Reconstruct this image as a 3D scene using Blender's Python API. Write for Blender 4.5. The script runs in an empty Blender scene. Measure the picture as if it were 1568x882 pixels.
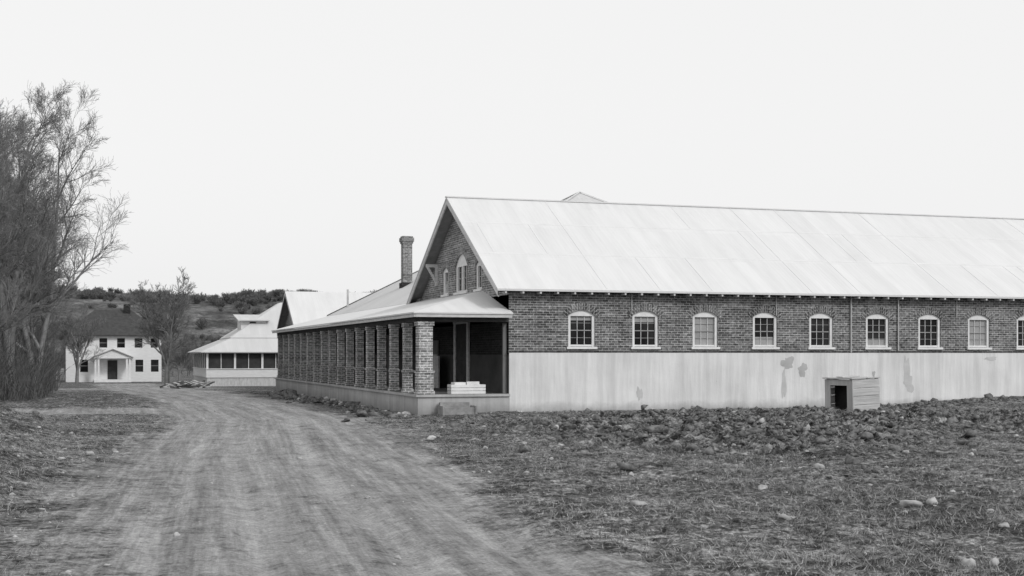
import bpy, math, random
import numpy as np
from mathutils import Vector, Matrix
random.seed(7); rng=np.random.default_rng(11)
scene=bpy.context.scene
scene.view_settings.view_transform='Standard'
try: scene.view_settings.look='None'
except Exception: pass
scene.view_settings.exposure=0

# ------------------------------------------------------------------ materials
class M:
    def __init__(s,name,rough=.85,spec=.3):
        s.m=bpy.data.materials.new(name); s.m.use_nodes=True
        s.nt=s.m.node_tree; s.b=s.nt.nodes['Principled BSDF']
        s.b.inputs['Roughness'].default_value=rough
        s.b.inputs['Specular IOR Level'].default_value=spec
    def n(s,t,**k):
        nd=s.nt.nodes.new(t)
        for a,v in k.items(): setattr(nd,a,v)
        return nd
    def l(s,a,b): s.nt.links.new(a,b)
    def coord(s,kind='Object'):
        return s.n('ShaderNodeTexCoord').outputs[kind]
    def mapping(s,vec,sc=(1,1,1)):
        mp=s.n('ShaderNodeMapping'); mp.inputs['Scale'].default_value=sc
        s.l(vec,mp.inputs['Vector']); return mp.outputs[0]
    def noise(s,vec,scale,detail=5,rough=.6):
        nn=s.n('ShaderNodeTexNoise'); nn.inputs['Scale'].default_value=scale
        nn.inputs['Detail'].default_value=detail; nn.inputs['Roughness'].default_value=rough
        s.l(vec,nn.inputs['Vector']); return nn.outputs['Fac']
    def ramp(s,fac,stops):
        r=s.n('ShaderNodeValToRGB'); e=r.color_ramp.elements
        while len(e)<len(stops): e.new(.5)
        for i,(p,c) in enumerate(stops):
            e[i].position=p; e[i].color=(c,c,c,1)
        s.l(fac,r.inputs[0]); return r.outputs[0]
    def mix(s,a,b,f=.5,bt='MIX'):
        x=s.n('ShaderNodeMix',data_type='RGBA',blend_type=bt)
        for i,v in ((6,a),(7,b)):
            if isinstance(v,(int,float)): x.inputs[i].default_value=(v,v,v,1)
            else: s.l(v,x.inputs[i])
        if isinstance(f,(int,float)): x.inputs[0].default_value=f
        else: s.l(f,x.inputs[0])
        return x.outputs[2]
    def math(s,op,a,b=0.0):
        x=s.n('ShaderNodeMath',operation=op)
        for i,v in ((0,a),(1,b)):
            if isinstance(v,(int,float)): x.inputs[i].default_value=v
            else: s.l(v,x.inputs[i])
        return x.outputs[0]
    def col(s,c): s.l(c,s.b.inputs['Base Color']); return s
    def bump(s,h,st=.3,dist=.02):
        b=s.n('ShaderNodeBump'); b.inputs['Strength'].default_value=st; b.inputs['Distance'].default_value=dist
        s.l(h,b.inputs['Height']); s.l(b.outputs[0],s.b.inputs['Normal']); return s

def simple(name,lo,hi,scale=3,rough=.85,stretch=(1,1,1),spec=.3,bump=0):
    k=M(name,rough,spec); v=k.mapping(k.coord(),stretch)
    f=k.noise(v,scale,6,.65); k.col(k.ramp(f,[(.3,lo),(.7,hi)]))
    if bump: k.bump(f,bump,.03)
    return k.m

def brick_mat(name,c1,c2,mo,stain=True):
    k=M(name,.9,.2); uv=k.coord('UV')
    br=k.n('ShaderNodeTexBrick'); k.l(uv,br.inputs['Vector'])
    for nm,v in (('Color1',c1),('Color2',c2),('Mortar',mo)): br.inputs[nm].default_value=(v,v,v,1)
    br.inputs['Scale'].default_value=1; br.inputs['Mortar Size'].default_value=.011
    br.inputs['Brick Width'].default_value=.225; br.inputs['Row Height'].default_value=.082
    br.inputs['Bias'].default_value=-.1; br.inputs['Mortar Smooth'].default_value=.3
    ob=k.coord('Object')
    big=k.ramp(k.noise(ob,.9,6,.7),[(.3,.62),(.7,1.25)])
    rows=k.ramp(k.noise(k.mapping(ob,(.3,.3,7)),1.6,3,.7),[(.3,.62),(.7,1.32)])
    c=k.mix(br.outputs['Color'],big,1,'MULTIPLY'); c=k.mix(c,rows,1,'MULTIPLY')
    fine=k.ramp(k.noise(uv,9,3,.8),[(.35,.58),(.65,1.42)])
    c=k.mix(c,fine,1,'MULTIPLY')
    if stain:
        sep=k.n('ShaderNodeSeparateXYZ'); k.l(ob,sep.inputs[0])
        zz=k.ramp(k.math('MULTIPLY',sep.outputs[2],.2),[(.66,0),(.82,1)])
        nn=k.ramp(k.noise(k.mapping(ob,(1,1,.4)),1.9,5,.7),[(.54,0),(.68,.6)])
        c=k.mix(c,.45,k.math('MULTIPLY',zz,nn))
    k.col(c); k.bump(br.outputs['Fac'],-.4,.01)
    return k.m

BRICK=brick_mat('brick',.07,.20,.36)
BRICKC=brick_mat('brick_column',.15,.36,.58,False)
BRICKD=brick_mat('brick_dark',.018,.038,.055,False)  # colour darkened to paint interior shade onto porch back wall; chimneys reuse it
BRICKB=brick_mat('brick_band',.05,.10,.15,False)
def stucco(name,a,b,dirt=.55):
    k=M(name,.92,.2); ob=k.coord()
    f=k.noise(ob,.7,7,.6); f2=k.noise(k.mapping(ob,(3,3,.2)),1.1,6,.7)
    c=k.ramp(f,[(.3,a),(.68,b)])
    c=k.mix(c,k.ramp(f2,[(.35,.84),(.60,1.05)]),1,'MULTIPLY')
    sep=k.n('ShaderNodeSeparateXYZ'); k.l(ob,sep.inputs[0])
    low=k.math('ADD',k.math('MULTIPLY',sep.outputs[2],1.3),k.math('MULTIPLY',k.noise(ob,1.5,5,.7),.7))
    c=k.mix(c,k.ramp(low,[(.3,dirt),(.75,1.0)]),1,'MULTIPLY')
    sp=k.ramp(k.noise(ob,6,3,.7),[(.70,1),(.78,.75)])
    c=k.mix(c,sp,1,'MULTIPLY')
    k.col(c); k.bump(k.noise(ob,14,4,.6),.25,.02); return k.m
STUCCO=stucco('stucco',.61,.72,.55)
CONC=stucco('porch_concrete',.32,.45,.7)
PATCH=simple('stucco_patch',.35,.45,3)
STAIN=simple('stucco_stain',.43,.55,3)
def roofmat(name,v,dark=.9):
    k=M(name,.6,.2); uv=k.coord('UV')
    br=k.n('ShaderNodeTexBrick'); k.l(uv,br.inputs['Vector'])
    br.inputs['Color1'].default_value=(v,)*3+(1,); br.inputs['Color2'].default_value=(v*.95,)*3+(1,)
    br.inputs['Mortar'].default_value=(v*.88,)*3+(1,); br.inputs['Scale'].default_value=1
    br.inputs['Brick Width'].default_value=.66; br.inputs['Row Height'].default_value=2.45
    br.inputs['Mortar Size'].default_value=.006; br.inputs['Mortar Smooth'].default_value=.8
    br.offset=0
    st=k.ramp(k.noise(k.mapping(uv,(1.6,.2,1)),1.3,6,.7),[(.3,.93),(.6,1.03)])
    c=k.mix(br.outputs['Color'],st,1,'MULTIPLY')
    rust=k.ramp(k.noise(uv,.45,7,.75),[(.60,1),(.78,dark)])
    c=k.mix(c,rust,1,'MULTIPLY')
    w=k.n('ShaderNodeTexWave'); w.inputs['Scale'].default_value=2.1; k.l(uv,w.inputs['Vector'])
    k.col(c); k.bump(w.outputs['Fac'],.10,.01); return k.m
ROOF=roofmat('corrugated_metal_roof',.64)
ROOF2=roofmat('metal_roof_weathered',.54,.8)
WHITE=simple('white_paint',.64,.78,4,.6)
FASCIA=simple('fascia_paint',.42,.62,3,.7,(1,1,4))
SOFFIT=simple('soffit_boards',.18,.27,3,.9)
WOODL=simple('weathered_wood_light',.28,.5,3,.9,(1,1,.15),bump=.4)
WOODH=simple('weathered_plank',.30,.56,4,.9,(.3,.3,5),bump=.4)
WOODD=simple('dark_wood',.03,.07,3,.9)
WOODM=simple('mid_wood',.11,.22,3,.9,(1,1,.2))
DARK=simple('dark_interior',.01,.02,2)
SCREEN=simple('porch_screen',.02,.05,1.5,.7)
SHADE=simple('window_shade',.26,.36,2,.7)
METAL=simple('pipe_metal',.35,.5,3,.5)
ROOFD=simple('dark_shingle',.035,.07,3,.9)
HWHITE=simple('house_clapboard',.60,.72,2,.7,(1,1,5))
k=M('window_glass',.2,.15); 
k.col(k.ramp(k.noise(k.coord(),.9,3,.5),[(.4,.006),(.65,.03)])); GLASS=k.m
STONE=simple('stone',.20,.52,5,.95,bump=.5)
CLOD=simple('earth_clod',.02,.24,6,.98,bump=.8)
def bark(name,a,b):
    return simple(name,a,b,2.5,.95)
BARK=bark('bark',.13,.27); BARK2=bark('bark_pale',.13,.25); BRUSH=bark('brush_twigs',.05,.15)
BRUSHF=bark('distant_brush_twigs',.07,.17); BRUSHH=bark('hill_scrub_twigs',.08,.18)

# ------------------------------------------------------------------ mesh builder
class MB:
    def __init__(s): s.v=[];s.f=[];s.uv=[];s.mi=[]
    def face(s,pts,uv=None,m=0):
        b=len(s.v); s.v+= [tuple(p) for p in pts]; s.f.append(list(range(b,b+len(pts))))
        if uv is None:
            a=Vector(pts[1])-Vector(pts[0]); c=Vector(pts[-1])-Vector(pts[0]); n=a.cross(c)
            if abs(n.z)>max(abs(n.x),abs(n.y)): uv=[(p[0],p[1]) for p in pts]
            elif abs(n.x)>abs(n.y): uv=[(p[1],p[2]) for p in pts]
            else: uv=[(p[0],p[2]) for p in pts]
        s.uv+=uv; s.mi.append(m)
    def box(s,x0,y0,z0,x1,y1,z1,m=0,M=None):
        c=[(x0,y0,z0),(x1,y0,z0),(x1,y1,z0),(x0,y1,z0),(x0,y0,z1),(x1,y0,z1),(x1,y1,z1),(x0,y1,z1)]
        for q in ((0,3,2,1),(4,5,6,7),(0,1,5,4),(1,2,6,5),(2,3,7,6),(3,0,4,7)):
            pts=[c[i] for i in q]
            s.face(pts,None,m)
            if M is not None: s.v[-4:]=[tuple(M@Vector(p)) for p in pts]
    def slab(s,pts,th,m=0,msoff=None,uv=None):
        low=[(p[0],p[1],p[2]-th) for p in pts]
        s.face(pts,uv,m); s.face(low[::-1],None,m if msoff is None else msoff)
        n=len(pts)
        for i in range(n):
            j=(i+1)%n; s.face([pts[j],pts[i],low[i],low[j]],None,m)
    def make(s,name,mats,parent=None):
        me=bpy.data.meshes.new(name); me.from_pydata(s.v,[],s.f)
        ul=me.uv_layers.new(name='UVMap'); ul.data.foreach_set('uv',np.array(s.uv,dtype='f').ravel())
        for mm in mats: me.materials.append(mm)
        me.polygons.foreach_set('material_index',s.mi); me.update()
        o=bpy.data.objects.new(name,me); scene.collection.objects.link(o)
        if parent: o.parent=parent
        return o
def empty(name):
    o=bpy.data.objects.new(name,None); scene.collection.objects.link(o); return o
def npmesh(name,V,F,mat,nside,smooth=False,parent=None,link=True):
    me=bpy.data.meshes.new(name); V=np.asarray(V,dtype='f'); F=np.asarray(F,dtype='i')
    me.vertices.add(len(V)); me.vertices.foreach_set('co',V.ravel())
    me.loops.add(F.size); me.loops.foreach_set('vertex_index',F.ravel())
    me.polygons.add(len(F)); me.polygons.foreach_set('loop_start',np.arange(len(F),dtype='i')*nside)
    me.polygons.foreach_set('loop_total',np.full(len(F),nside,dtype='i'))
    if smooth: me.polygons.foreach_set('use_smooth',np.ones(len(F),dtype=bool))
    me.update(calc_edges=True)
    if mat: me.materials.append(mat)
    if not link: return me
    o=bpy.data.objects.new(name,me); scene.collection.objects.link(o)
    if parent: o.parent=parent
    return o

# ------------------------------------------------------------------ noise + terrain
PERM=rng.random((512,512))
def vn(x,y):
    xi=np.floor(x).astype(int); yi=np.floor(y).astype(int); fx=x-xi; fy=y-yi
    fx=fx*fx*(3-2*fx); fy=fy*fy*(3-2*fy)
    a=PERM[xi%512,yi%512]; b=PERM[(xi+1)%512,yi%512]; c=PERM[xi%512,(yi+1)%512]; d=PERM[(xi+1)%512,(yi+1)%512]
    return (a*(1-fx)+b*fx)*(1-fy)+(c*(1-fx)+d*fx)*fy
def fbm(x,y,o=4,g=.5):
    t=0;a=1;s=0
    for i in range(o):
        t=t+a*vn(x*2**i+17.3*i,y*2**i+9.1*i); s+=a; a*=g
    return t/s
def ss(x,a,b):
    t=np.clip((x-a)/(b-a),0,1); return t*t*(3-2*t)
def centre(Y): return np.interp(Y,[-30,0,10,25,40,60,85,110,140,170],[1.2,1.5,2.1,3.5,5.2,5.6,4.4,3.6,3.0,3.0])
def halfw(Y): return np.interp(Y,[0,10,25,40,60,100,140],[2.0,2.1,2.8,2.9,2.9,3.0,3.0])
def road_mask(X,Y):
    s=X-centre(Y); w=halfw(Y)+(fbm(X*.5+3,Y*.35,3)-.5)*1.6
    lf=np.where(s<0,1.6*(1-ss(Y,18,34)),0.0)
    m=1-ss(np.abs(s),w-.9-lf*.3,w+1.0+lf)
    cy=46.5+.05*X; wy=2.6+(fbm(X*.4+31,Y*.4,3)-.5)*1.4
    m2=(1-ss(np.abs(Y-cy),wy-.7,wy+.9))*(1-ss(X,3,6))
    m3=(1-ss(np.abs(Y-96),4,9))*(1-ss(np.abs(X-2),4,11))*.75
    m=np.maximum(np.maximum(m,m2),m3)
    return m*(1-ss(Y,135,143)),s
def heap(X,Y):
    return ss(fbm(X*.16+5,Y*.16+2,3),.32,.54)*ss(X,7,13)*ss(Y,12,22)*(1-ss(Y,37.5,40.5))
RUTS=((-.95,.06,.2),(.62,.065,.22),(-1.75,.035,.16),(1.55,.04,.18),(-.35,.03,.14),(2.15,.03,.2),(-2.4,.025,.2))
def rut_profile(s,Y):
    r=0
    for i,(c,dp,wd) in enumerate(RUTS):
        off=.16*np.sin(Y*(.11+.02*i)+i*1.7)+.06*np.sin(Y*.5+i)
        r=r+(dp/.06)*np.exp(-((s-c-off)/wd)**2)
    return r
def terrain(X,Y):
    m,s=road_mask(X,Y); hp=heap(X,Y)
    z=-.012*np.clip(Y-55,0,85)
    z=z+.34*ss(X,25,35)*ss(Y,26,40)*(1-ss(Y,60,70))
    z=z+.14*np.exp(-(((X-20)/8)**2+((Y-30)/5)**2))
    z=z-.10*(1-ss(X,9,13))*ss(Y,30,41)*(1-ss(Y,60,70))*ss(X,5,9)
    z=z+(.45*ss(-X,.2,2.6)*ss(Y,17,24)*(1-ss(Y,39,43)))*(.6+.8*fbm(X*.5,Y*.3,3))
    off=1-m
    z=z+off*(fbm(X*.35,Y*.35,3)-.5)*.22*(1-ss(Y,38.5,41))
    z=z-m*.05-m*.05*rut_profile(s,Y)*(.5+fbm(X*.7+9,Y*.2,2))
    near=1-ss(Y,60,110)
    rough=.06+.26*hp
    rough=rough+.14*ss(-X,.5,2)*ss(Y,15,22)*(1-ss(Y,40,44))
    z=z+near*off*rough*(fbm(X*1.3,Y*1.3,5,.68)-.5)*2
    z=z+near*off*(.03+.12*hp)*(np.abs(fbm(X*4,Y*4,3)-.5)*2-.15)*1.6
    z=z+near*m*.018*(fbm(X*5,Y*2.5,3)-.5)*2
    return z
def gz(x,y): return float(terrain(np.array([float(x)]),np.array([float(y)]))[0])

def lines(dense0,dense1,step,far,grow=1.12):
    a=list(np.arange(dense0,dense1,step)); s=step;p=a[-1]
    while p<far: s*=grow; p+=s; a.append(p)
    s=step;p=a[0];pre=[]
    while p>-far: s*=grow; p-=s; pre.append(p)
    return np.array(pre[::-1]+a)
xs=lines(-7,31,.07,1800)
ys=[8.0]
while ys[-1]<160: ys.append(ys[-1]+max(.055,ys[-1]*.0038))
while ys[-1]<2500: ys.append(ys[-1]*1.06)
pre=[];p=8.0;s=.1
while p>-120: s*=1.3;p-=s;pre.append(p)
ys=np.array(pre[::-1]+ys)
GX,GY=np.meshgrid(xs,ys); GZ=terrain(GX,GY); RM,RS=road_mask(GX,GY); HPM=heap(GX,GY); RUT=rut_profile(RS,GY)
nx=len(xs);ny=len(ys)
V=np.stack([GX.ravel(),GY.ravel(),GZ.ravel()],1)
idx=np.arange(nx*ny).reshape(ny,nx)
F=np.stack([idx[:-1,:-1].ravel(),idx[:-1,1:].ravel(),idx[1:,1:].ravel(),idx[1:,:-1].ravel()],1)
fm=RM.ravel()[F].mean(1)>.5
k=M('earth_ground',.97,.1); ob=k.coord()
at=k.n('ShaderNodeAttribute',attribute_name='road'); as_=k.n('ShaderNodeAttribute',attribute_name='across'); ah=k.n('ShaderNodeAttribute',attribute_name='churned'); ar=k.n('ShaderNodeAttribute',attribute_name='rut')
n1=k.noise(ob,1.1,7,.7); n2=k.noise(ob,7.5,6,.8); n3=k.noise(ob,.25,4,.6); n4=k.noise(ob,26,3,.7); n5=k.noise(ob,2.3,5,.75)
g=k.ramp(n2,[(.39,.022),(.5,.09),(.63,.29)])
g=k.mix(g,k.ramp(n1,[(.38,.40),(.62,1.55)]),1,'MULTIPLY')
g=k.mix(g,k.ramp(n3,[(.35,.75),(.65,1.25)]),1,'MULTIPLY')
g=k.mix(g,k.ramp(n4,[(.35,.5),(.65,1.55)]),1,'MULTIPLY')
hcol=k.ramp(n5,[(.41,.010),(.50,.045),(.59,.24)])
hcol=k.mix(hcol,k.ramp(n2,[(.36,.3),(.62,1.8)]),1,'MULTIPLY')
g=k.mix(g,hcol,k.math('MULTIPLY',ah.outputs['Fac'],.88))
sep=k.n('ShaderNodeSeparateXYZ'); k.l(ob,sep.inputs[0])
cmb=k.n('ShaderNodeCombineXYZ'); k.l(as_.outputs['Fac'],cmb.inputs[0]); k.l(k.math('MULTIPLY',sep.outputs[1],.045),cmb.inputs[1])
st=k.noise(cmb.outputs[0],2.6,7,.75); st2=k.noise(cmb.outputs[0],11,4,.7)
r=k.ramp(st,[(.34,.19),(.5,.28),(.64,.38)])
r=k.mix(r,k.ramp(st2,[(.35,.82),(.65,1.15)]),1,'MULTIPLY')
# packed wheel tracks are paler and smoother than the loose dirt between them
r=k.mix(r,.43,k.ramp(k.math('MULTIPLY',ar.outputs['Fac'],k.math('ADD',n1,.15)),[(.15,0),(1.0,.6)]))
r=k.mix(r,k.ramp(n2,[(.3,.68),(.7,1.25)]),1,'MULTIPLY'); r=k.mix(r,k.ramp(n1,[(.3,.78),(.7,1.14)]),1,'MULTIPLY')
r=k.mix(r,k.ramp(n4,[(.3,.7),(.7,1.25)]),1,'MULTIPLY')
f=k.math('ADD',at.outputs['Fac'],k.math('MULTIPLY',k.math('SUBTRACT',n1,.5),1.5))
f=k.math('ADD',f,k.math('MULTIPLY',k.math('SUBTRACT',n2,.5),1.6))
f=k.math('ADD',f,k.math('MULTIPLY',k.math('SUBTRACT',st,.5),.9))
f=k.ramp(f,[(.12,0),(.88,1)])
k.col(k.mix(g,r,f)); k.bump(n2,.75,.06)
GROUND=k.m
def submesh(name,sel):
    Fs=F[sel]; u,inv=np.unique(Fs.ravel(),return_inverse=True)
    o=npmesh(name,V[u],inv.reshape(-1,4),GROUND,4,True)
    for nm,arr in (('road',RM),('across',RS),('churned',HPM),('rut',RUT)):
        a=o.data.attributes.new(nm,'FLOAT','POINT'); a.data.foreach_set('value',arr.ravel()[u].astype('f'))
    return o
submesh('ground',~fm); submesh('dirt_road',fm)

# ------------------------------------------------------------------ hill
hx=np.linspace(-420,520,380); hy=np.concatenate([np.linspace(215,430,110),np.linspace(440,900,20)])
HX,HY=np.meshgrid(hx,hy)
def hillz(X,Y):
    t=ss(Y,225,375)
    return -1.3+t*(19.5+6*(fbm(X*.012+2,Y*.012,4)-.5))+4.6*(fbm(X*.04,Y*.04,4)-.5)*np.minimum(1,t*5)*(1-t*.5)+1.2*(fbm(X*.2,Y*.2,3)-.5)*t
HZ=hillz(HX,HY); idx=np.arange(HX.size).reshape(HX.shape)
HF=np.stack([idx[:-1,:-1].ravel(),idx[:-1,1:].ravel(),idx[1:,1:].ravel(),idx[1:,:-1].ravel()],1)
k=M('hill_brush',1,.1); ob=k.coord()
c=k.ramp(k.noise(ob,.09,7,.75),[(.38,.05),(.52,.10),(.66,.20)])
c=k.mix(c,k.ramp(k.noise(ob,.6,5,.85),[(.38,.45),(.62,1.45)]),1,'MULTIPLY'); k.col(c)
npmesh('hill',np.stack([HX.ravel(),HY.ravel(),HZ.ravel()],1),HF,k.m,4,True)

# ------------------------------------------------------------------ trees
def tubes(segs,sides=3):
    S=np.array(segs,dtype='f'); P0=S[:,0:3];P1=S[:,3:6];r0=S[:,6:7];r1=S[:,7:8]
    D=P1-P0; D/=np.linalg.norm(D,axis=1,keepdims=True)+1e-9
    ref=np.where(np.abs(D[:,2:3])>.9,np.array([[1.,0,0]]),np.array([[0,0,1.]]))
    U=np.cross(D,ref); U/=np.linalg.norm(U,axis=1,keepdims=True)+1e-9; W=np.cross(D,U)
    rings=[]
    for P,r in ((P0,r0),(P1,r1)):
        for i in range(sides):
            a=2*math.pi*i/sides; rings.append(P+r*(math.cos(a)*U+math.sin(a)*W))
    V=np.stack(rings,1).reshape(-1,3); n=len(S); b=(np.arange(n)*2*sides)[:,None]
    F=[]
    for i in range(sides):
        j=(i+1)%sides; F.append(np.concatenate([b+i,b+j,b+sides+j,b+sides+i],1))
    return V,np.concatenate(F,0)
def gen_tree(seed,H,counts,ratios,r0,spread=.75,trop=.05,start=.28,minr=.011,forks=1,tilt=.14,fork_h=0.0):
    R=random.Random(seed); segs=[]
    def br(p,d,L,r,lv):
        n=(10,7,5,4,3,2)[lv]; wob=(.06,.07,.075,.08,.08,.08)[lv]
        nc=counts[lv] if lv<len(counts) else 0
        pts=[]
        for i in range(n):
            d=Vector((d.x+R.gauss(0,wob),d.y+R.gauss(0,wob),d.z+R.gauss(0,wob*.7)+trop*(1.4 if lv==1 else .6 if lv>1 else 1))).normalized()
            q=p+d*(L/n); ra=r*(1-.85*i/n); rb=r*(1-.85*(i+1)/n)
            mr=minr*(1 if lv<4 else .72)
            segs.append((*p,*q,max(ra,mr),max(rb,mr))); pts.append((p,q,d,ra)); p=q
        for c in range(nc):
            t=start+(1-start)*(c+R.random())/nc if lv==0 else .15+.85*(c+R.random())/nc
            t=min(t,.999); i=int(t*n); a,b,dd,ra=pts[i]; q=a.lerp(b,t*n-i)
            ax=Vector((R.gauss(0,1),R.gauss(0,1),R.gauss(0,1))); side=dd.cross(ax).normalized()
            sp=spread*R.uniform(.6,1.2)
            if lv==0: sp*=1.4-.6*t
            nd=(dd+side*sp).normalized()
            l2=L*ratios[lv]*R.uniform(.7,1.15)*((1.1-.45*t) if lv==0 else (1.05-.35*t))
            br(q,nd,l2,max(ra*.66,minr*.8),lv+1)
    a0=R.uniform(0,6.28); base=Vector((0,0,-.4))
    if fork_h:
        q=Vector((R.gauss(0,.08),R.gauss(0,.08),fork_h)); segs.append((*base,*q,r0*1.5,r0*1.15)); base=q-Vector((0,0,.1))
    for fk in range(forks):
        a=a0+6.28*fk/forks+R.uniform(-.3,.3); tl=0 if forks==1 else tilt*R.uniform(.8,1.2)
        o=Vector((.2*math.cos(a),.2*math.sin(a),0))*(forks>1)*(1 if not fork_h else .4)
        br(base+o,Vector((tl*math.cos(a),tl*math.sin(a),1)).normalized(),(H-fork_h)*R.uniform(.82,1)*.95,r0*(1 if not fork_h else .75),0)
    return segs
def treemesh(name,segs,mat):
    V,F=tubes(segs,3); return npmesh(name,V,F,mat,4,False,link=False)
tA=treemesh('treeA',gen_tree(1,14.5,(12,8,6,5,2),(.40,.54,.60,.70,.85),.32,.72,.03,.12,.0080,3,.20,1.4),BARK)
tB=treemesh('treeB',gen_tree(5,14.5,(12,8,6,5,2),(.40,.54,.60,.70,.85),.30,.74,.03,.10,.0080,3,.22,1.0),BARK)
tC=treemesh('treeC',gen_tree(12,8.6,(11,7,6,4),(.44,.54,.60,.68),.19,.75,.025,.12,.0115,4,.34,1.9),BARK2)
def tree(me,x,y,s,rot,name='bare_cottonwood_tree'):
    o=bpy.data.objects.new(name,me); scene.collection.objects.link(o)
    o.location=(x,y,gz(x,y)); o.scale=(s,s,s); o.rotation_euler=(0,0,rot); return o
tree(tA,-3.8,66.4,1.0,.4); tree(tB,-3.0,76,.98,2.1); tree(tB,-5.4,57,.76,4.0); tree(tA,-4.0,92,.92,3.3)
tree(tB,-9.5,73,.95,.9); tree(tA,-6.5,106,.9,5.0); tree(tB,-11,92,.95,1.7)
tree(tC,6.2,113.6,.98,.7,'bare_elm_tree'); tree(tC,-1.2,138,.8,2.2,'bare_elm_tree'); tree(tC,8.9,139,.5,4.1,'bare_elm_tree'); tree(tC,-4.5,134,.95,3.2,'bare_elm_tree')
lo=[gen_tree(20+i,9,(10,6,5),(.5,.55,.6),.16,.8,.05,.12,.03) for i in range(3)]
LO=[tubes(s,3) for s in lo]
def mass(name,items,mat):
    Vs=[];Fs=[];b=0
    for (x,y,z,s,rot,i) in items:
        v,f=LO[i%3]; c,sn=math.cos(rot),math.sin(rot)
        vv=v.copy(); vv[:,0]=(v[:,0]*c-v[:,1]*sn)*s+x; vv[:,1]=(v[:,0]*sn+v[:,1]*c)*s+y; vv[:,2]=v[:,2]*s+z
        Vs.append(vv);Fs.append(f+b);b+=len(vv)
    return npmesh(name,np.concatenate(Vs),np.concatenate(Fs),mat,4)
it=[]
for i in range(60):
    x=random.uniform(-42,-7); y=random.uniform(125,200); it.append((x,y,-1.1,random.uniform(.65,1.05),random.random()*6,i))
for i in range(60):
    x=random.uniform(-5,34); y=random.uniform(165,215); it.append((x,y,-1.1,random.uniform(.3,.6),random.random()*6,i))
mass('distant_trees',it,BRUSHF)
def scrub(seed,r=.05):
    R=random.Random(seed); segs=[]
    for i in range(46):
        a=R.random()*6.28; t=R.random()**.5*.9; d=Vector((math.cos(a)*t,math.sin(a)*t,1.0)).normalized(); p=Vector((0,0,0)); L=R.uniform(.6,1.0)
        for j in range(2):
            q=p+d*L*.5; segs.append((*p,*q,r,r*.8)); 
            for k_ in range(2):
                e=(d+Vector((R.gauss(0,.5),R.gauss(0,.5),R.gauss(0,.4)))).normalized(); w=q+e*.3; segs.append((*q,*w,r*.7,r*.5))
            p=q; d=(d+Vector((R.gauss(0,.2),R.gauss(0,.2),.1))).normalized()
    return tubes(segs,3)
LO=[scrub(i,.035) for i in range(3)]
it=[]
for i in range(1900):
    x=random.uniform(-95,95); y=random.uniform(345,392) if i%3 else random.uniform(232,360)
    q=fbm(np.array([x*.06]),np.array([y*.06]),2)[0]
    if q<.42: continue
    it.append((x,y,float(hillz(np.array([x]),np.array([y]))[0])-.3,random.uniform(.8,2.2)*(.7+q*.7),random.random()*6,i))
mass('hillside_brush',it,BRUSHH)
segs=[]
for i in range(7500):
    y=random.uniform(58,118); x=random.gauss(-5.0,1.9)
    if x>-1.9+ (0 if y<95 else -1): continue
    g0=-.012*max(0,y-55)-.1; h=random.uniform(.8,3.4)*(1.15 if x<-4 else .7); p=Vector((x,y,g0)); d=Vector((random.gauss(0,.22),random.gauss(0,.22),1)).normalized()
    for j in range(3):
        q=p+d*h/3; segs.append((*p,*q,.024*(1-j*.28),.024*(1-(j+1)*.28)))
        if j: 
            e=(d+Vector((random.gauss(0,.6),random.gauss(0,.6),.2))).normalized(); w=q+e*h*.3; segs.append((*q,*w,.012,.008))
        p=q; d=(d+Vector((random.gauss(0,.18),random.gauss(0,.18),0))).normalized()
v,f=tubes(segs,3); npmesh('willow_thicket',v,f,BRUSH,4)

# ------------------------------------------------------------------ wall with openings
def arch_z(c,w,zs,za,s):
    t=(s-c)/w; return zs+(za-zs)*(1-t*t)
def wall(mb,mp,s0,s1,z0,top,wins,depth=.16,m=0,extra=()):
    br={s0,s1,*extra}
    for (c,w,zb,zs,za) in wins:
        for i in range(9): br.add(round(c-w+2*w*i/8,5))
    br=sorted(br)
    for a,b in zip(br[:-1],br[1:]):
        mid=(a+b)/2; W=None
        for q in wins:
            if q[0]-q[1]<mid<q[0]+q[1]: W=q
        def quad(p): mb.face([mp(s,z,0) for s,z in p],[(s,z) for s,z in p],m)
        if W is None: quad([(a,z0),(b,z0),(b,top(b)),(a,top(a))])
        else:
            c,w,zb,zs,za=W; A=arch_z(c,w,zs,za,a);B=arch_z(c,w,zs,za,b)
            quad([(a,z0),(b,z0),(b,zb),(a,zb)]); quad([(a,A),(b,B),(b,top(b)),(a,top(a))])
            mb.face([mp(a,A,0),mp(b,B,0),mp(b,B,depth),mp(a,A,depth)],[(0,a),(0,b),(depth,b),(depth,a)],m)
    for (c,w,zb,zs,za) in wins:
        for s in (c-w,c+w):
            mb.face([mp(s,zb,0),mp(s,zs,0),mp(s,zs,depth),mp(s,zb,depth)],[(0,zb),(0,zs),(depth,zs),(depth,zb)],m)
        mb.face([mp(c-w,zb,0),mp(c+w,zb,0),mp(c+w,zb,depth),mp(c-w,zb,depth)],None,m)
def pbox(mb,mp,s0,s1,z0,z1,d0,d1,m):
    P=[mp(s,z,d) for d in (d0,d1) for z in (z0,z1) for s in (s0,s1)]
    for q in ((0,1,3,2),(4,6,7,5),(0,4,5,1),(2,3,7,6),(0,2,6,4),(1,5,7,3)): mb.face([P[i] for i in q],None,m)
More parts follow.
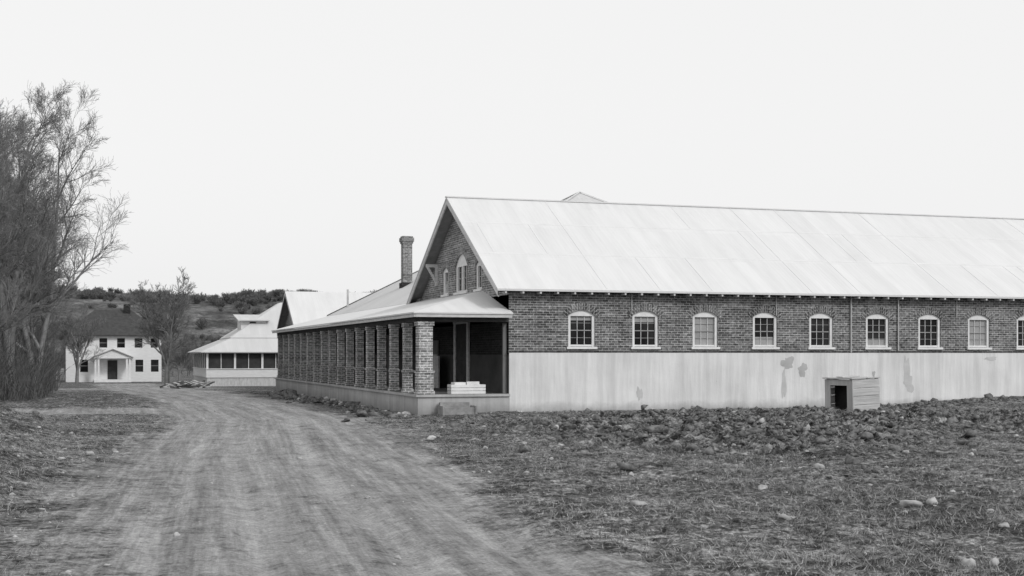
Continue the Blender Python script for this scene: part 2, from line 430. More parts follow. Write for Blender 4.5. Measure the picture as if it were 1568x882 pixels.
def archring(mb,mp,c,w,zs,za,th,d,m,ext=.1):
    N=12; rise=za-zs; W2=w+ext
    pi=[];po=[]
    for i in range(N+1):
        s=c-W2+2*W2*i/N; t=(s-c)/w; z=zs+rise*(1-t*t)
        sl=-2*rise*t/w; nn=math.hypot(1,sl)
        pi.append((s,z)); po.append((s-sl/nn*th,z+th/nn))
    for i in range(N):
        q=[pi[i],pi[i+1],po[i+1],po[i]]
        mb.face([mp(s,z,-d) for s,z in q],[(0,pi[i][0]),(0,pi[i+1][0]),(th,pi[i+1][0]),(th,pi[i][0])],m)
        mb.face([mp(*po[i],-d),mp(*po[i+1],-d),mp(*po[i+1],0),mp(*po[i],0)],None,m)
def window(name,mp,c,w,zb,zs,za,cols,rows,parent,shade=None,fr=.10,mull=False):
    mb=MB(); zt=zs-.03
    gl=w-fr
    pbox(mb,mp,c-w,c-gl,zb,zt,.05,.14,0); pbox(mb,mp,c+gl,c+w,zb,zt,.05,.14,0)
    N=8
    for i in range(N):
        a=c-w+2*w*i/N;b=c-w+2*w*(i+1)/N
        mb.face([mp(a,zt,.05),mp(b,zt,.05),mp(b,arch_z(c,w,zs,za,b),.05),mp(a,arch_z(c,w,zs,za,a),.05)],None,0)
    mb.face([mp(c-w,zt,.05),mp(c+w,zt,.05),mp(c+w,zt,.14),mp(c-w,zt,.14)],None,0)
    pbox(mb,mp,c-gl,c+gl,zb+.01,zb+.07,.06,.14,0)
    pbox(mb,mp,c-w-.06,c+w+.06,zb-.08,zb-.002,-.06,.13,0)
    zm=(zb+.07+zt)/2
    pbox(mb,mp,c-gl,c+gl,zm-.016,zm+.016,.09,.13,2)
    if mull: pbox(mb,mp,c-.06,c+.06,zb+.07,zt,.06,.13,0)
    for i in range(1,cols):
        s=c-gl+2*gl*i/cols; pbox(mb,mp,s-.007,s+.007,zb+.07,zt,.10,.125,0)
    for zl,zh in ((zb+.07,zm-.016),(zm+.016,zt)):
        for j in range(1,rows):
            z=zl+(zh-zl)*j/rows; pbox(mb,mp,c-gl,c+gl,z-.007,z+.007,.102,.123,2)
    mb.face([mp(c-gl,zb+.07,.128),mp(c+gl,zb+.07,.128),mp(c+gl,zt,.128),mp(c-gl,zt,.128)],None,1)
    if shade:
        za_=zb+.07+shade[0]*(zt-zb-.07); zb_=zb+.07+shade[1]*(zt-zb-.07)
        mb.face([mp(c-gl,za_,.126),mp(c+gl,za_,.126),mp(c+gl,zb_,.126),mp(c-gl,zb_,.126)],None,2)
    return mb.make(name,[WHITE,GLASS,SHADE],parent)

# ------------------------------------------------------------------ main brick building
BB=empty('brick_institution_building')
YS,XW=41.4,13.3; YR=47.56; YN=53.72; XE=62.0; ZE=4.12; RZ=7.85
mpS=lambda s,z,d:(s,YS+d,z)
mpW=lambda s,z,d:(XW+d,s,z)
winx=[15.9,18.25,20.53,22.88,25.15,27.5,29.74,31.92,34.12,36.35,38.6,40.9,43.2,45.5,47.8,50.1]
wins=[(x,.49,2.17,3.24,3.42) for x in winx]
mb=MB(); wall(mb,mpS,XW,XE,1.96,lambda s:ZE-.01,wins)
for (c,w,zb,zs,za) in wins:
    archring(mb,mpS,c,w,zs,za,.115,.012,0,.10); archring(mb,mpS,c,w,zs+.125,za+.125,.115,.018,0,.12)
pbox(mb,mpS,XW-.03,XE,1.965,2.04,-.028,.0,1)
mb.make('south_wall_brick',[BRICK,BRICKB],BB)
shd={2:(0,1),7:(0,1),3:(0,.3),1:(.8,1),5:(0,.25),0:(.85,1)}
for i,(c,w,zb,zs,za) in enumerate(wins): window('south_window_%d'%(i+1),mpS,c,w,zb,zs,za,3,2,BB,shd.get(i))
mb=MB(); mb.box(XW-.0,YS-.05,-.6,XE,YS+.25,1.96)
mb.make('stucco_base',[STUCCO],BB)
mb=MB()
def blob(cx,cz,rx,rz,m,seed,n=40):
    R=random.Random(seed); pts=[]; ph=[R.random()*6 for _ in range(4)]
    for i in range(n):
        a=2*math.pi*i/n; k_=1+.2*math.sin(2*a+ph[0])+.16*math.sin(3*a+ph[1])+.12*math.sin(5*a+ph[2])+.07*math.sin(9*a+ph[3])+R.uniform(-.06,.06)
        pts.append((cx+rx*k_*math.cos(a),YS-.053-.0006*seed,cz+rz*k_*math.sin(a)))
    mb.face(pts,None,m)
blob(23.75,1.6,.22,.24,0,1); blob(24.35,1.35,.18,.22,0,2); blob(23.6,.85,.08,.6,1,3); blob(28.7,1.3,.11,.6,1,4); blob(28.8,.85,.2,.3,1,5)
blob(32.4,1.75,.3,.06,1,6); blob(18.0,.55,.1,.24,1,7); blob(27.3,1.2,.05,.12,0,8)
mb.make('stucco_patches',[PATCH,STAIN],BB)
mb=MB()
for x in (26.35,28.35): mb.box(x-.02,YS-.07,1.97 if x<27 else 2.05,x+.02,YS-.031,4.02)
for x in (17.72,23.3,30.9): mb.box(x-.012,YS-.05,3.3,x+.012,YS-.031,4.0)
mb.make('conduits',[METAL],BB)
top=lambda s: ZE-.05+(RZ-.2-ZE)*(1-abs(s-YR)/(YR-YS))
gw=[(47.25,.85,4.25,5.25,5.68),(49.55,.45,4.25,5.15,5.32),(44.95,.42,4.25,5.12,5.28)]
mb=MB(); wall(mb,mpW,YS,YN,3.0,top,gw,.16,0,(YR,))
for (c,w,zb,zs,za) in gw:
    archring(mb,mpW,c,w,zs,za,.12,.015,0,.08); archring(mb,mpW,c,w,zs+.13,za+.13,.12,.02,0,.1)
mb.make('gable_wall_brick',[brick_mat('gable_brick',.12,.27,.42,False)],BB)
for i,(c,w,zb,zs,za) in enumerate(gw): window('gable_window_%d'%(i+1),mpW,c,w,zb,zs,za,4 if i==0 else 2,2,BB,(0,.6) if i==1 else None,.17,i==0)
mb=MB()
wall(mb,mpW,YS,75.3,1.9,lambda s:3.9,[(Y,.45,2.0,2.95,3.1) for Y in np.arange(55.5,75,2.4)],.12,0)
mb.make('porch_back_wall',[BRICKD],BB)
mb=MB(); mb.box(XW-.02,YS,.3,XW+.2,75.3,1.9); mb.make('porch_wall_stucco',[simple('porch_stucco',.04,.085,1)],BB)  # lower back wall, porch shade put into the stucco colour as well
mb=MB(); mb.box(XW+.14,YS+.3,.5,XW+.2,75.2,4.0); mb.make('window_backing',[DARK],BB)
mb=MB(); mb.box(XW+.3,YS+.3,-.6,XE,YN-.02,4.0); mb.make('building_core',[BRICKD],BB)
def roofrect(mb,x0,x1,ye,ze,yr,zr,th=.07,m=0,ms=1):
    L=math.hypot(yr-ye,zr-ze); uv=[(x0,0),(x1,0),(x1,L),(x0,L)]
    mb.slab([(x0,ye,ze),(x1,ye,ze),(x1,yr,zr),(x0,yr,zr)],th,m,ms,uv)
mb=MB(); roofrect(mb,12.8,XE+.4,41.05,4.08,YR,RZ); roofrect(mb,12.8,XE+.4,54.07,4.08,YR,RZ)
mb.box(12.78,YR-.10,RZ-.03,XE+.4,YR+.10,RZ+.018,0)
for fr_ in (.36,.70):
    y=41.05+(YR-41.05)*fr_; z=4.08+(RZ-4.08)*fr_
    mb.slab([(12.8,y-.05,z-.024),(XE+.4,y-.05,z-.024),(XE+.4,y+.04,z+.028),(12.8,y+.04,z+.028)],.006,3)
R=random.Random(3); x=13.4
while x<XE:
    a,b=R.choice([(0,.36),(.36,.7),(.7,1),(0,1)]); ya=41.05+(YR-41.05)*a+.06; yb=41.05+(YR-41.05)*b-.06
    zf=lambda y:4.08+(RZ-4.08)*(y-41.05)/(YR-41.05)
    mb.slab([(x,ya,zf(ya)+.010),(x+.05,ya,zf(ya)+.010),(x+.05,yb,zf(yb)+.010),(x,yb,zf(yb)+.010)],.012,3)
    x+=R.choice([.66,1.32,1.98])
mb.make('main_roof',[ROOF,SOFFIT,FASCIA,ROOF],BB)
mb=MB()
for sgn in (-1,1):
    ye=YR+sgn*6.5
    a=(ye,4.08);b=(YR,RZ)
    P=[(a[0],a[1]-.07),(b[0],b[1]-.07),(b[0],b[1]-.28),(a[0],a[1]-.26)]
    mb.face([(12.81,y,z) for y,z in P],None,0); mb.face([(12.86,y,z) for y,z in P[::-1]],None,0)
    mb.face([(12.81,P[3][0],P[3][1]),(12.86,P[3][0],P[3][1]),(12.86,P[2][0],P[2][1]),(12.81,P[2][0],P[2][1])],None,0)
Y=YR+3.2; zt=top(Y)-.25
mb.box(12.83,Y-.05,zt-.12,XW-.001,Y+.05,zt,1)
Mx=Matrix.Translation((12.87,Y,zt-.08))@Matrix.Rotation(math.radians(-30),4,'Y')
mb.box(-.04,-.045,-.85,.04,.045,0,1,Mx)
mb.box(XW-.09,Y-.05,zt-.85,XW-.001,Y+.05,zt-.12,1)
mb.make('rake_trim',[FASCIA,FASCIA],BB)
mb=MB()
x=13.1
while x<XE:
    mb.box(x-.03,41.07,3.93,x+.03,YS-.001,4.0,0); x+=.61
mb.box(12.85,YS-.05,3.99,XE,YS-.003,4.06,1)
mb.make('rafter_tails',[FASCIA,WOODD],BB)
ax,ay,az=24.6,64.4,10.45; y0,y1,xa,xb=53.4,75.4,13.1,36.1; ez=4.12
mb=MB(); c=[(xa,y0,ez),(xb,y0,ez),(xb,y1,ez),(xa,y1,ez)]; ap=(ax,ay,az)
mb.slab([c[0],c[1],ap],.06,0,1); mb.slab([c[1],c[2],ap],.06,0,1,[(y0,0),(y1,0),(ay,13)]); mb.slab([c[2],c[3],ap],.06,0,1)
mb.slab([c[3],c[0],ap],.06,0,1,[(y1,0),(y0,0),(ay,13)])
for q in c:
    a=Vector(q);b=Vector(ap); d=(b-a); s_=d.cross(Vector((0,0,1))).normalized()*.12; up=Vector((0,0,.07))
    mb.face([a-s_+up*.3,b-s_*.5+up*.3,b+up,a+up],None,2); mb.face([a+up,b+up,b+s_*.5+up*.3,a+s_+up*.3],None,2)
mb.make('central_pyramid_roof',[ROOF2,SOFFIT,FASCIA],BB)
mb=MB(); mb.box(XW+.3,YN,-.6,36,75.2,4.0); mb.make('central_block_walls',[BRICK],BB)
mb=MB(); cx,cy=15.6,65.8
mb.box(cx-.24,cy-.24,4.6,cx+.24,cy+.24,7.62); mb.box(cx-.28,cy-.28,7.62,cx+.28,cy+.28,7.72); mb.box(cx-.32,cy-.32,7.72,cx+.32,cy+.32,7.92)
mb.box(cx-.27,cy-.27,7.92,cx+.27,cy+.27,8.0); mb.box(cx-.15,cy-.15,8.0,cx+.15,cy+.15,8.01,1)
mb.box(cx-.32,cy-.32,4.9,cx+.32,cy+.32,5.6,2)
mb.make('chimney',[brick_mat('chimney_brick',.14,.26,.34,False),DARK,BRICKD],BB)
mb=MB(); mb.box(13.9,73.2,4.3,14.0,73.3,5.6); mb.make('vent_pipe',[METAL],BB)
mb=MB(); ny0,ny1,nyr=86.0,94.2,90.1; nzr,nze=6.25,3.75
roofrect(mb,12.8,45,ny0-.3,nze-.15,nyr,nzr); roofrect(mb,12.8,45,ny1+.3,nze-.15,nyr,nzr)
mb.make('north_wing_roof',[ROOF,SOFFIT],BB)
mb=MB()
mb.face([(13.3,ny0,-1),(13.3,ny1,-1),(13.3,ny1,nze),(13.3,nyr,nzr-.1),(13.3,ny0,nze)],None,0)
mb.box(13.31,ny0,-1,45,ny1,nze); mb.box(14.5,75.2,-1,30,ny0,3.6); 
mb.make('north_wing_walls',[BRICK],BB)
mb=MB()
for a,b in (((ny0-.3,nze-.15),(nyr,nzr)),((ny1+.3,nze-.15),(nyr,nzr))):
    P=[(a[0],a[1]-.07),(b[0],b[1]-.07),(b[0],b[1]-.26),(a[0],a[1]-.24)]
    mb.face([(12.79,y,z) for y,z in P],None,0)
mb.make('north_wing_rake',[FASCIA],BB)

# ---- porch
PX0,PY0,PY1=10.15,41.25,75.2
mb=MB(); mb.box(PX0,PY0,-.9,XW-.02,PY1,.52); mb.box(PX0-.06,PY0-.06,.52,XW-.02,PY1+.06,.6,0)
mb.make('porch_foundation',[CONC],BB)
mb=MB(); cols=[41.47+2.07*i for i in range(17)]
for Y in cols:
    big=.25 if Y<42 else .15
    x=PX0+.27 if Y<42 else PX0+.20
    mb.box(x-big,Y-big,.6,x+big,Y+big,1.35)
    mb.box(x-big-.035,Y-big-.035,.6,x+big+.035,Y+big+.035,.72)
    mb.box(x-big-.025,Y-big-.025,1.30,x+big+.025,Y+big+.025,1.38)
    sh=.02 if Y<42 else .01
    mb.box(x-big+sh,Y-big+sh,1.38,x+big-sh,Y+big-sh,2.84)
    mb.box(x-big-.02,Y-big-.02,2.84,x+big+.02,Y+big+.02,2.98)
mb.make('porch_columns',[BRICKC],BB)
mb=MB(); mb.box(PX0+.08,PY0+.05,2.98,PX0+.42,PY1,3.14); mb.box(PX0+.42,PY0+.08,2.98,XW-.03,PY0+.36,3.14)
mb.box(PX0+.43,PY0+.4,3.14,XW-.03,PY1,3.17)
mb.make('porch_beams_ceiling',[WOODD],BB)  # ceiling colour kept near black to stand in for shade under the porch
mb=MB(); mb.box(PX0+.0,PY0+.0,.601,XW-.03,PY1,.606); mb.make('porch_floor',[simple('worn_floor',.08,.14,2)],BB)
ex,ey,ez2,tz=9.95,41.0,3.28,4.16; inn=XW-ex
mb=MB(); sl=math.hypot(inn,tz-ez2)
mb.slab([(ex,75.5,ez2),(ex,ey,ez2),(XW-.01,ey+inn,tz),(XW-.01,75.5,tz)],.05,0,1,[(75.5,0),(ey,0),(ey+inn,sl),(75.5,sl)])
mb.slab([(ex,ey,ez2),(XW+.03,ey,ez2),(XW-.01,ey+inn,tz)],.05,0,1,[(ex,0),(XW,0),(XW,sl)])
mb.slab([(XW-.01,ey+inn,tz),(XW+.03,ey,ez2),(XW+.04,YS-.02,ez2+.1),(XW+.04,ey+inn,tz)],.04,0,1)
mb.make('porch_roof',[ROOF,SOFFIT],BB)
mb=MB()
mb.box(ex+.03,ey+.04,3.12,ex+.07,75.4,3.225,0); mb.box(ex+.07,ey+.03,3.12,XW,ey+.07,3.225,0)
y=ey+.3
while y<75.3: mb.box(ex+.071,y-.035,3.145,PX0+.5,y+.035,3.22,1); y+=.62
x=ex+.5
while x<XW: mb.box(x-.035,ey+.071,3.145,x+.035,PY0+.4,3.22,1); x+=.6
mb.make('porch_fascia',[FASCIA,FASCIA],BB)
mb=MB()
def door(yc,w,h,fm=0,pm=1,fw=.12):
    x=XW-.03
    mb.box(x-.06,yc-w/2-fw,.6,x,yc-w/2,.6+h,fm); mb.box(x-.06,yc+w/2,.6,x,yc+w/2+fw,.6+h,fm)
    mb.box(x-.07,yc-w/2-fw-.03,.6+h,x,yc+w/2+fw+.03,.6+h+fw,fm)
    mb.box(x-.02,yc-w/2,.6,x,yc+w/2,.6+h,pm)
    n=max(3,int(w/.18))
    for i in range(n):
        a=yc-w/2+w*i/n; mb.box(x-.035,a+.008,.63,x-.021,a+w/n-.008,.6+h-.02,pm)
    for z in (.95,1.7,2.4):
        if z<.5+h: mb.box(x-.05,yc-w/2+.03,z,x-.036,yc+w/2-.03,z+.12,pm)
door(47.0,1.5,2.45,0,2,.28); door(51.3,1.5,1.75,1,1); door(59,1.2,2.1,1,1); door(66,1.2,2.1,1,1); door(72,1.2,2.1,1,1)
mb.make('porch_doors',[FASCIA,WOODM,WOODD],BB)
mb=MB(); mb.box(XW-.16,YS+.12,.6,XW-.04,YS+.24,2.95); mb.make('porch_wall_post',[WOODM],BB)
mb=MB(); 
for i in range(7): mb.box(XW-.5-.01*(i%2),48.8+.28*i,.6,XW-.43-.01*(i%2),49.05+.28*i,1.85+.06*(i%2))
mb.make('plank_partition',[FASCIA],BB)

# ------------------------------------------------------------------ objects round the porch
mb=MB()
x0,y0_=11.35,41.42
for j in range(3): mb.box(x0,y0_,.607+j*.105,x0+1.12,y0_+.03,.607+j*.105+.092)
for j in range(3): mb.box(x0,y0_+.47,.607+j*.105,x0+1.12,y0_+.5,.607+j*.105+.092)
for j in range(3):
    mb.box(x0-.03,y0_+.0,.607+j*.105,x0-.001,y0_+.5,.607+j*.105+.092); mb.box(x0+1.121,y0_,.607+j*.105,x0+1.15,y0_+.5,.607+j*.105+.092)
mb.box(x0+.02,y0_+.04,.61,x0+1.1,y0_+.46,.88)
Mx=Matrix.Translation((x0+.28,y0_+.24,.905))@Matrix.Rotation(.15,4,'Z'); mb.box(-.2,-.15,0,.2,.15,.08,0,Mx)
Mx=Matrix.Translation((x0+.78,y0_+.22,.905))@Matrix.Rotation(-.2,4,'Z'); mb.box(-.22,-.14,0,.2,.14,.10,0,Mx)
mb.make('whitewashed_crate',[WHITE])
mb=MB(); Mx=Matrix.Translation((11.35,40.75,gz(11.4,40.7)-.02))@Matrix.Rotation(.04,4,'Z')
mb.box(-.55,-.22,0,.55,.28,.25,0,Mx); mb.box(-.5,.28,-.05,.5,.45,.40,0,Mx)
for s_ in (-1,1): mb.box(s_*.55-.03,-.26,-.02,s_*.55+.03,.28,.30,0,Mx)
mb.make('porch_step',[simple('old_step',.16,.34,3)])
W=empty('wooden_well_box'); W.location=(22.75,35.6,gz(22.75,35.6)-.06); W.rotation_euler=(0,math.radians(-1.5),math.radians(12.6))
h=.56
mb=MB()
for (x,y) in ((-h,-h),(h-.09,-h),(-h,h-.09),(h-.09,h-.09)): mb.box(x+.003,y+.003,-.3,x+.087,y+.087,1.08)
mb.make('posts',[WOODL],W)
mb=MB()
zz=-.22
for i,hh in enumerate((.24,.27,.27,.25,.26)):
    mb.box(-h,-h-.035,zz,h+.01*(i%2),-h,zz+hh-.012); mb.box(-h,h,zz,h,h+.03,zz+hh-.012); mb.box(h,-h,zz,h+.03,h,zz+hh-.012); zz+=hh
mb.make('side_planks',[WOODH],W)
mb=MB(); mb.box(-h-.035,-h-.035,-.2,-h,-h+.2,1.06); mb.box(-h-.035,h-.2,-.2,-h,h+.03,1.06); mb.box(-h-.033,-h+.2,.88,-h,h-.2,1.06); mb.box(-h-.033,-h+.2,-.2,-h,h-.2,.1)
mb.make('front_frame',[WOODL],W)
mb=MB(); mb.box(-h+.02,-h+.02,-.2,h-.02,h-.02,.1); mb.box(-h+.35,-h+.01,.1,-h+.37,h-.01,.98); mb.make('inside',[DARK],W)
mb=MB(); mb.box(-h-.09,-h-.07,1.082,-h+.30,h+.07,1.12); mb.box(-h+.31,-h-.04,1.082,-h+.56,h+.05,1.115); mb.box(-h+.60,-h-.05,1.0822,h+.03,h-.3,1.112)
Mx=Matrix.Translation((-.1,.0,1.126))@Matrix.Rotation(.12,4,'Z'); mb.box(-.5,-.12,0,.35,.12,.03,0,Mx)
mb.make('lid_boards',[WOODH],W)

# ------------------------------------------------------------------ screened house
S=empty('screened_porch_house'); g=-.72
x0,y0_,x1,y1_=8.8,105.4,22.5,118.8
mb=MB(); mb.box(x0,y0_,.08,x1,y1_,.74,0); mb.box(x0+.06,y0_+.06,g-.3,x1-.06,y1_-.06,.08,1); mb.box(x0-.06,y0_-.06,.74,x1+.06,y1_+.06,.80,0)
mb.make('porch_skirt',[HWHITE,simple('lattice',.38,.6,3,.8,(4,4,1))],S)
mb=MB(); mb.box(x0+.12,y0_+.12,.80,x1-.12,y1_-.12,2.02); mb.make('screens',[SCREEN],S)
mb=MB()
for X in np.arange(x0+.08,x1,2.15): mb.box(X-.08,y0_,.8,X+.08,y0_+.11,2.0)
for Y in np.arange(y0_+2.3,y1_,2.15): mb.box(x0,Y-.08,.8,x0+.11,Y+.08,2.0)
for X in np.arange(x0+1.15,x1,2.15): mb.box(X-.025,y0_+.05,.8,X+.025,y0_+.11,2.0)
mb.box(x0-.02,y0_-.02,2.0,x1,y1_,2.10)
mb.make('porch_posts',[WHITE],S)
def frustum(mb,a,za,b,zb,th=.06,m=0):
    A=[(a[0],a[1],za),(a[2],a[1],za),(a[2],a[3],za),(a[0],a[3],za)]; B=[(b[0],b[1],zb),(b[2],b[1],zb),(b[2],b[3],zb),(b[0],b[3],zb)]
    for i in range(4):
        j=(i+1)%4; mb.slab([A[i],A[j],B[j],B[i]],th,m)
mb=MB(); frustum(mb,(x0-.45,y0_-.45,x1+.4,y1_+.4),2.12,(x0+2.4,y0_+2.4,x1-2.4,y1_-2.4),3.35)
frustum(mb,(x0+2.1,y0_+2.1,x1-2.1,y1_-2.1),3.30,(15.4,111.2,16.2,112.8),6.3)
mb.make('roof',[ROOF2],S)
mb=MB(); mb.box(x0+2.6,y0_+2.6,2.0,x1-2.6,y1_-2.6,3.25); mb.make('upper_wall',[HWHITE],S)
mb=MB(); mb.box(11.9,109.0,3.4,13.9,111.8,4.8,0); mb.box(12.6,108.97,4.05,13.1,109.0,4.6,1)
mb.slab([(11.6,108.6,4.75),(14.2,108.6,4.75),(14.2,112.4,5.3),(11.6,112.4,5.3)],.08,2)
mb.face([(11.9,109.1,4.75),(11.9,112.2,4.75),(11.9,112.2,5.25)],None,0)
mb.make('dormer',[HWHITE,SCREEN,ROOF2],S)

# ------------------------------------------------------------------ white two storey house
H=empty('white_two_storey_house'); yf=146.0; g=-1.2
mpH=lambda s,z,d:(s,yf+d,z)
hw=[(1.45,.4,2.65,3.65,3.66),(3.26,.4,2.65,3.65,3.66),(5.07,.4,2.65,3.65,3.66),(6.7,.36,2.65,3.65,3.66),(-.5,.4,.05,1.35,1.36),(5.15,.4,.05,1.35,1.36),(6.75,.4,.05,1.35,1.36)]
def wall2(wl,z0,z1,nm,xx0,xx1):
    mb=MB(); wall(mb,mpH,xx0,xx1,z0,lambda s:z1,wl,.1); mb.make(nm,[HWHITE],H)
wall2(hw[4:],g,2.0,'front_wall_lower',-2.4,7.45); wall2(hw[:4],2.0,4.0,'front_wall_upper',-2.4,7.45)
mb=MB(); mb.box(-2.4,yf+.15,g,7.45,yf+8,4.0); mb.box(-2.4,yf,g,-2.35,yf+.15,4.0);mb.box(7.4,yf+.001,g,7.449,yf+.15,4.0); mb.make('house_body',[HWHITE],H)
mb=MB()
for (c,w,zb,zs,za) in hw:
    mb.face([mpH(c-w,zb,.08),mpH(c+w,zb,.08),mpH(c+w,zs,.08),mpH(c-w,zs,.08)],None,0)
    zm=(zb+zs)/2; pbox(mb,mpH,c-w,c+w,zm-.02,zm+.02,.05,.07,1)
mb.make('windows',[GLASS,SHADE],H)
mb=MB(); frustum(mb,(-2.9,yf-.5,7.95,yf+8.5),4.0,(.6,yf+3.6,4.4,yf+4.4),6.8,.12); mb.make('roof',[ROOFD],H)
mb=MB(); mb.box(3.6,yf+3,5.8,4.3,yf+3.6,7.4); mb.make('chimney',[BRICKD],H)
mb=MB(); px0,px1=.5,4.27; pc=(px0+px1)/2
mb.box(px0,yf-1.9,g,px1,yf-.002,-.75,0)
for X in (px0+.15,px0+.45,px1-.45,px1-.15): mb.box(X-.1,yf-1.8,-.75,X+.1,yf-1.6,1.5,0)
mb.box(px0-.05,yf-1.9,1.5,px1+.05,yf-.002,1.68,0)
mb.face([(px0-.05,yf-1.88,1.68),(px1+.05,yf-1.88,1.68),(pc,yf-1.88,2.45)],None,0)
mb.slab([(px0-.25,yf-2.1,1.66),(pc,yf-2.1,2.55),(pc,yf,2.55),(px0-.25,yf,1.66)],.08,1); mb.slab([(px1+.25,yf-2.1,1.66),(pc,yf-2.1,2.55),(pc,yf,2.55),(px1+.25,yf,1.66)],.08,1)
mb.box(pc-.5,yf-.05,-.75,pc+.5,yf-.003,1.3,2)
mb.make('entry_porch',[WHITE,ROOF2,SCREEN],H)

# ------------------------------------------------------------------ stones, clods, grass
import bmesh
def ico(sub):
    bm=bmesh.new(); bmesh.ops.create_icosphere(bm,subdivisions=sub,radius=1); v=np.array([v.co[:] for v in bm.verts]); f=np.array([[v.index for v in f_.verts] for f_ in bm.faces]); bm.free(); return v,f
def rocks(name,items,mat,sink=.3,jag=.28,sub=2):
    IV,IF=ico(sub); it=np.array(items); Z=terrain(it[:,0],it[:,1])
    Vs=[];Fs=[];b=0
    for (x,y,r),z in zip(items,Z):
        n=rng.normal(size=(3,3)); q,_=np.linalg.qr(n)
        ph=rng.random(3)*6
        d=1+jag*np.sin(IV@(q[0]*3.1)+ph[0])+jag*.7*np.sin(IV@(q[1]*5.3)+ph[1])+rng.normal(size=len(IV))*jag*.35
        v=(IV*d[:,None])@q; v=v*np.array([1,rng.uniform(.6,1),rng.uniform(.4,.75)])*r
        a=rng.random()*6.28; c,s_=math.cos(a),math.sin(a); v=v@np.array([[c,s_,0],[-s_,c,0],[0,0,1]])
        v+=np.array([x,y,z+r*(.55-sink)])
        Vs.append(v);Fs.append(IF+b);b+=len(v)
    return npmesh(name,np.concatenate(Vs),np.concatenate(Fs),mat,3,False)
it=[(7.6,13.3,.075),(6.3,14.5,.08),(8.05,18,.06),(11.7,19.3,.10),(7.85,9.96,.06),(9.7,13.9,.12),(9.95,13.8,.08),(10.5,29.2,.14),(0,26,.08),(11.2,19.1,.05),(2.9,12.6,.035),(.9,14.5,.04),(3.6,17.5,.045),(16.5,30,.12),(14,26,.09)]
for i in range(900):
    x=random.uniform(5,30); y=random.uniform(9,41)
    if abs(x-float(centre(y)))<2.6: continue
    it.append((x,y,min(.12,.016*math.exp(random.gauss(.2,.65)))))
for i in range(150): it.append((random.uniform(-3,.5),random.uniform(11,42),min(.07,.02*math.exp(random.gauss(0,.5)))))
for i in range(260): it.append((random.uniform(0,5.5),random.uniform(9,50),.010*math.exp(random.gauss(0,.5))))
for i in range(150):
    y=random.uniform(40.5,72); it.append((10.0-abs(random.gauss(0,.45)),y,.04*math.exp(random.gauss(.3,.5))))
for i in range(110): it.append((random.uniform(13.2,35),random.gauss(40.9,.25),.03*math.exp(random.gauss(.1,.5))))
rocks('scattered_stones',it,STONE)
it=[]
tx=rng.normal(16,6.5,15000); ty=rng.normal(26,7.5,15000); hp=heap(tx,ty)
for x,y,h2 in zip(tx,ty,hp):
    if random.random()<h2*.7+.06 and x>7 and 9.5<y<40.6: it.append((x,y,min(.17,.032*math.exp(random.gauss(.12,.68))*(1 if y>16 else .7))))
for i in range(260): it.append((random.uniform(-4.5,-.8),random.uniform(13,40),.04*math.exp(random.gauss(0,.45))))
for i in range(260): it.append((random.gauss(29,3.4),random.gauss(39.6,.7),.065*math.exp(random.gauss(0,.45))))
for i in range(220): it.append((9.7-abs(random.gauss(0,.5)),random.uniform(41,70),.10*math.exp(random.gauss(0,.45))))
rocks('earth_clods',it,CLOD,.3,.42,1)
N=360000
gx=rng.uniform(-6,32,N); gy=8.5+(rng.random(N)**1.5)*33
m,_=road_mask(gx,gy); dens=fbm(gx*.8,gy*.8,3); keep=(m+rng.random(N)*.5<.55)&(dens+rng.random(N)*.35>.58)&((gx<12.8)|(gy<41)); keep&=~((gx>9.9)&(gy>40.9))
gx=gx[keep];gy=gy[keep];n=len(gx); z=terrain(gx,gy)
h_=rng.uniform(.015,.07,n)*(.6+dens[keep]); a=rng.random(n)*6.28; wd=rng.uniform(.002,.007,n)
ln=rng.normal(size=(n,2))*h_[:,None]*.9
Vg=np.zeros((n,3,3)); Vg[:,0]=np.stack([gx-np.cos(a)*wd,gy-np.sin(a)*wd,z-.005],1); Vg[:,1]=np.stack([gx+np.cos(a)*wd,gy+np.sin(a)*wd,z-.005],1)
Vg[:,2]=np.stack([gx+ln[:,0],gy+ln[:,1],z+h_],1)
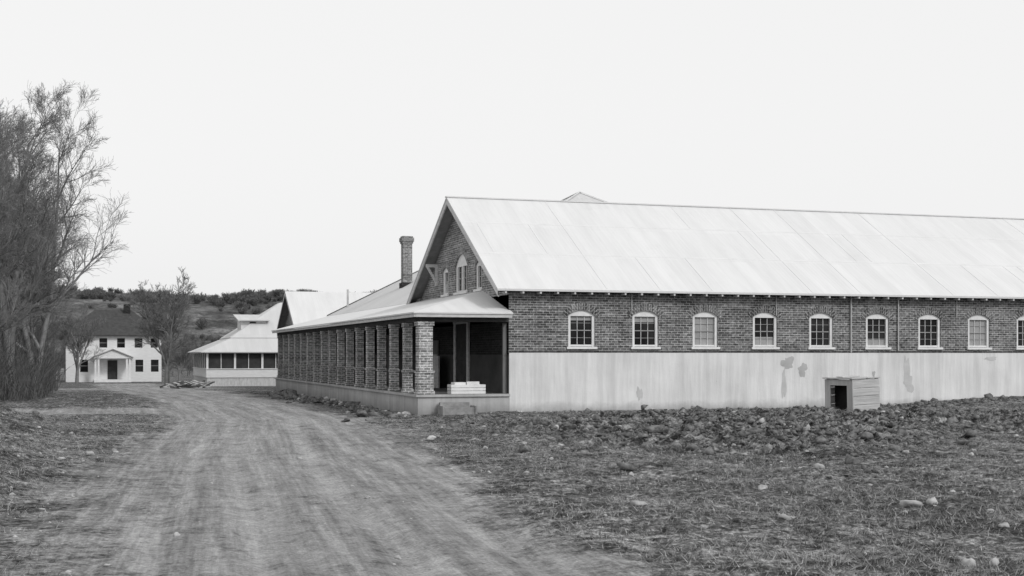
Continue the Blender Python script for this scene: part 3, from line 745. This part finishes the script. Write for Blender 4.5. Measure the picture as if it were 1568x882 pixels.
npmesh('dry_grass',Vg.reshape(-1,3),np.arange(n*3).reshape(-1,3),simple('dry_grass_blades',.02,.50,9,.9),3)
mb=MB()
for i in range(26):
    x=random.uniform(5.6,8.4); y=random.uniform(97,103)
    Mx=Matrix.Translation((x,y,-.5+random.random()*.35))@Matrix.Rotation(random.random()*3,4,'Z')@Matrix.Rotation(random.gauss(0,.12),4,'Y')
    mb.box(-random.uniform(.5,1.2),-.09,-.03,random.uniform(.5,1.2),.09,.03,i%2,Mx)
mb.make('lumber_pile',[WOODH,WOODD])

# ------------------------------------------------------------------ light
SUN_EL=math.radians(38); az_dir=Vector((.5,-.87,0)).normalized()
w=bpy.data.worlds.new('World'); scene.world=w; w.use_nodes=True; nt=w.node_tree
bg=nt.nodes['Background']; sky=nt.nodes.new('ShaderNodeTexSky'); sky.sky_type='NISHITA'; sky.sun_disc=False
sky.sun_elevation=SUN_EL; sky.sun_rotation=math.atan2(az_dir.x,az_dir.y); sky.dust_density=5; sky.air_density=1.5
bw=nt.nodes.new('ShaderNodeRGBToBW'); nt.links.new(sky.outputs[0],bw.inputs[0])
mx=nt.nodes.new('ShaderNodeMix'); mx.data_type='RGBA'; mx.inputs[0].default_value=.8
nt.links.new(bw.outputs[0],mx.inputs[6]); mx.inputs[7].default_value=(10.5,10.5,10.5,1)
nt.links.new(mx.outputs[2],bg.inputs['Color']); bg.inputs['Strength'].default_value=.1
sl_=bpy.data.lights.new('sun','SUN'); sl_.energy=1.5; sl_.angle=math.radians(10); sl_.color=(1,1,1)
so=bpy.data.objects.new('sun',sl_); scene.collection.objects.link(so)
dirv=-(az_dir*math.cos(SUN_EL)+Vector((0,0,math.sin(SUN_EL)))); so.rotation_euler=dirv.to_track_quat('-Z','Y').to_euler()

cam=bpy.data.cameras.new('camera'); co=bpy.data.objects.new('camera',cam); scene.collection.objects.link(co)
co.location=(0,0,1.9); co.rotation_euler=(math.radians(90),0,math.radians(-17.95))
cam.sensor_width=36; cam.lens=45.9; cam.shift_y=102/1568; cam.clip_end=6000; cam.clip_start=.1
scene.camera=co
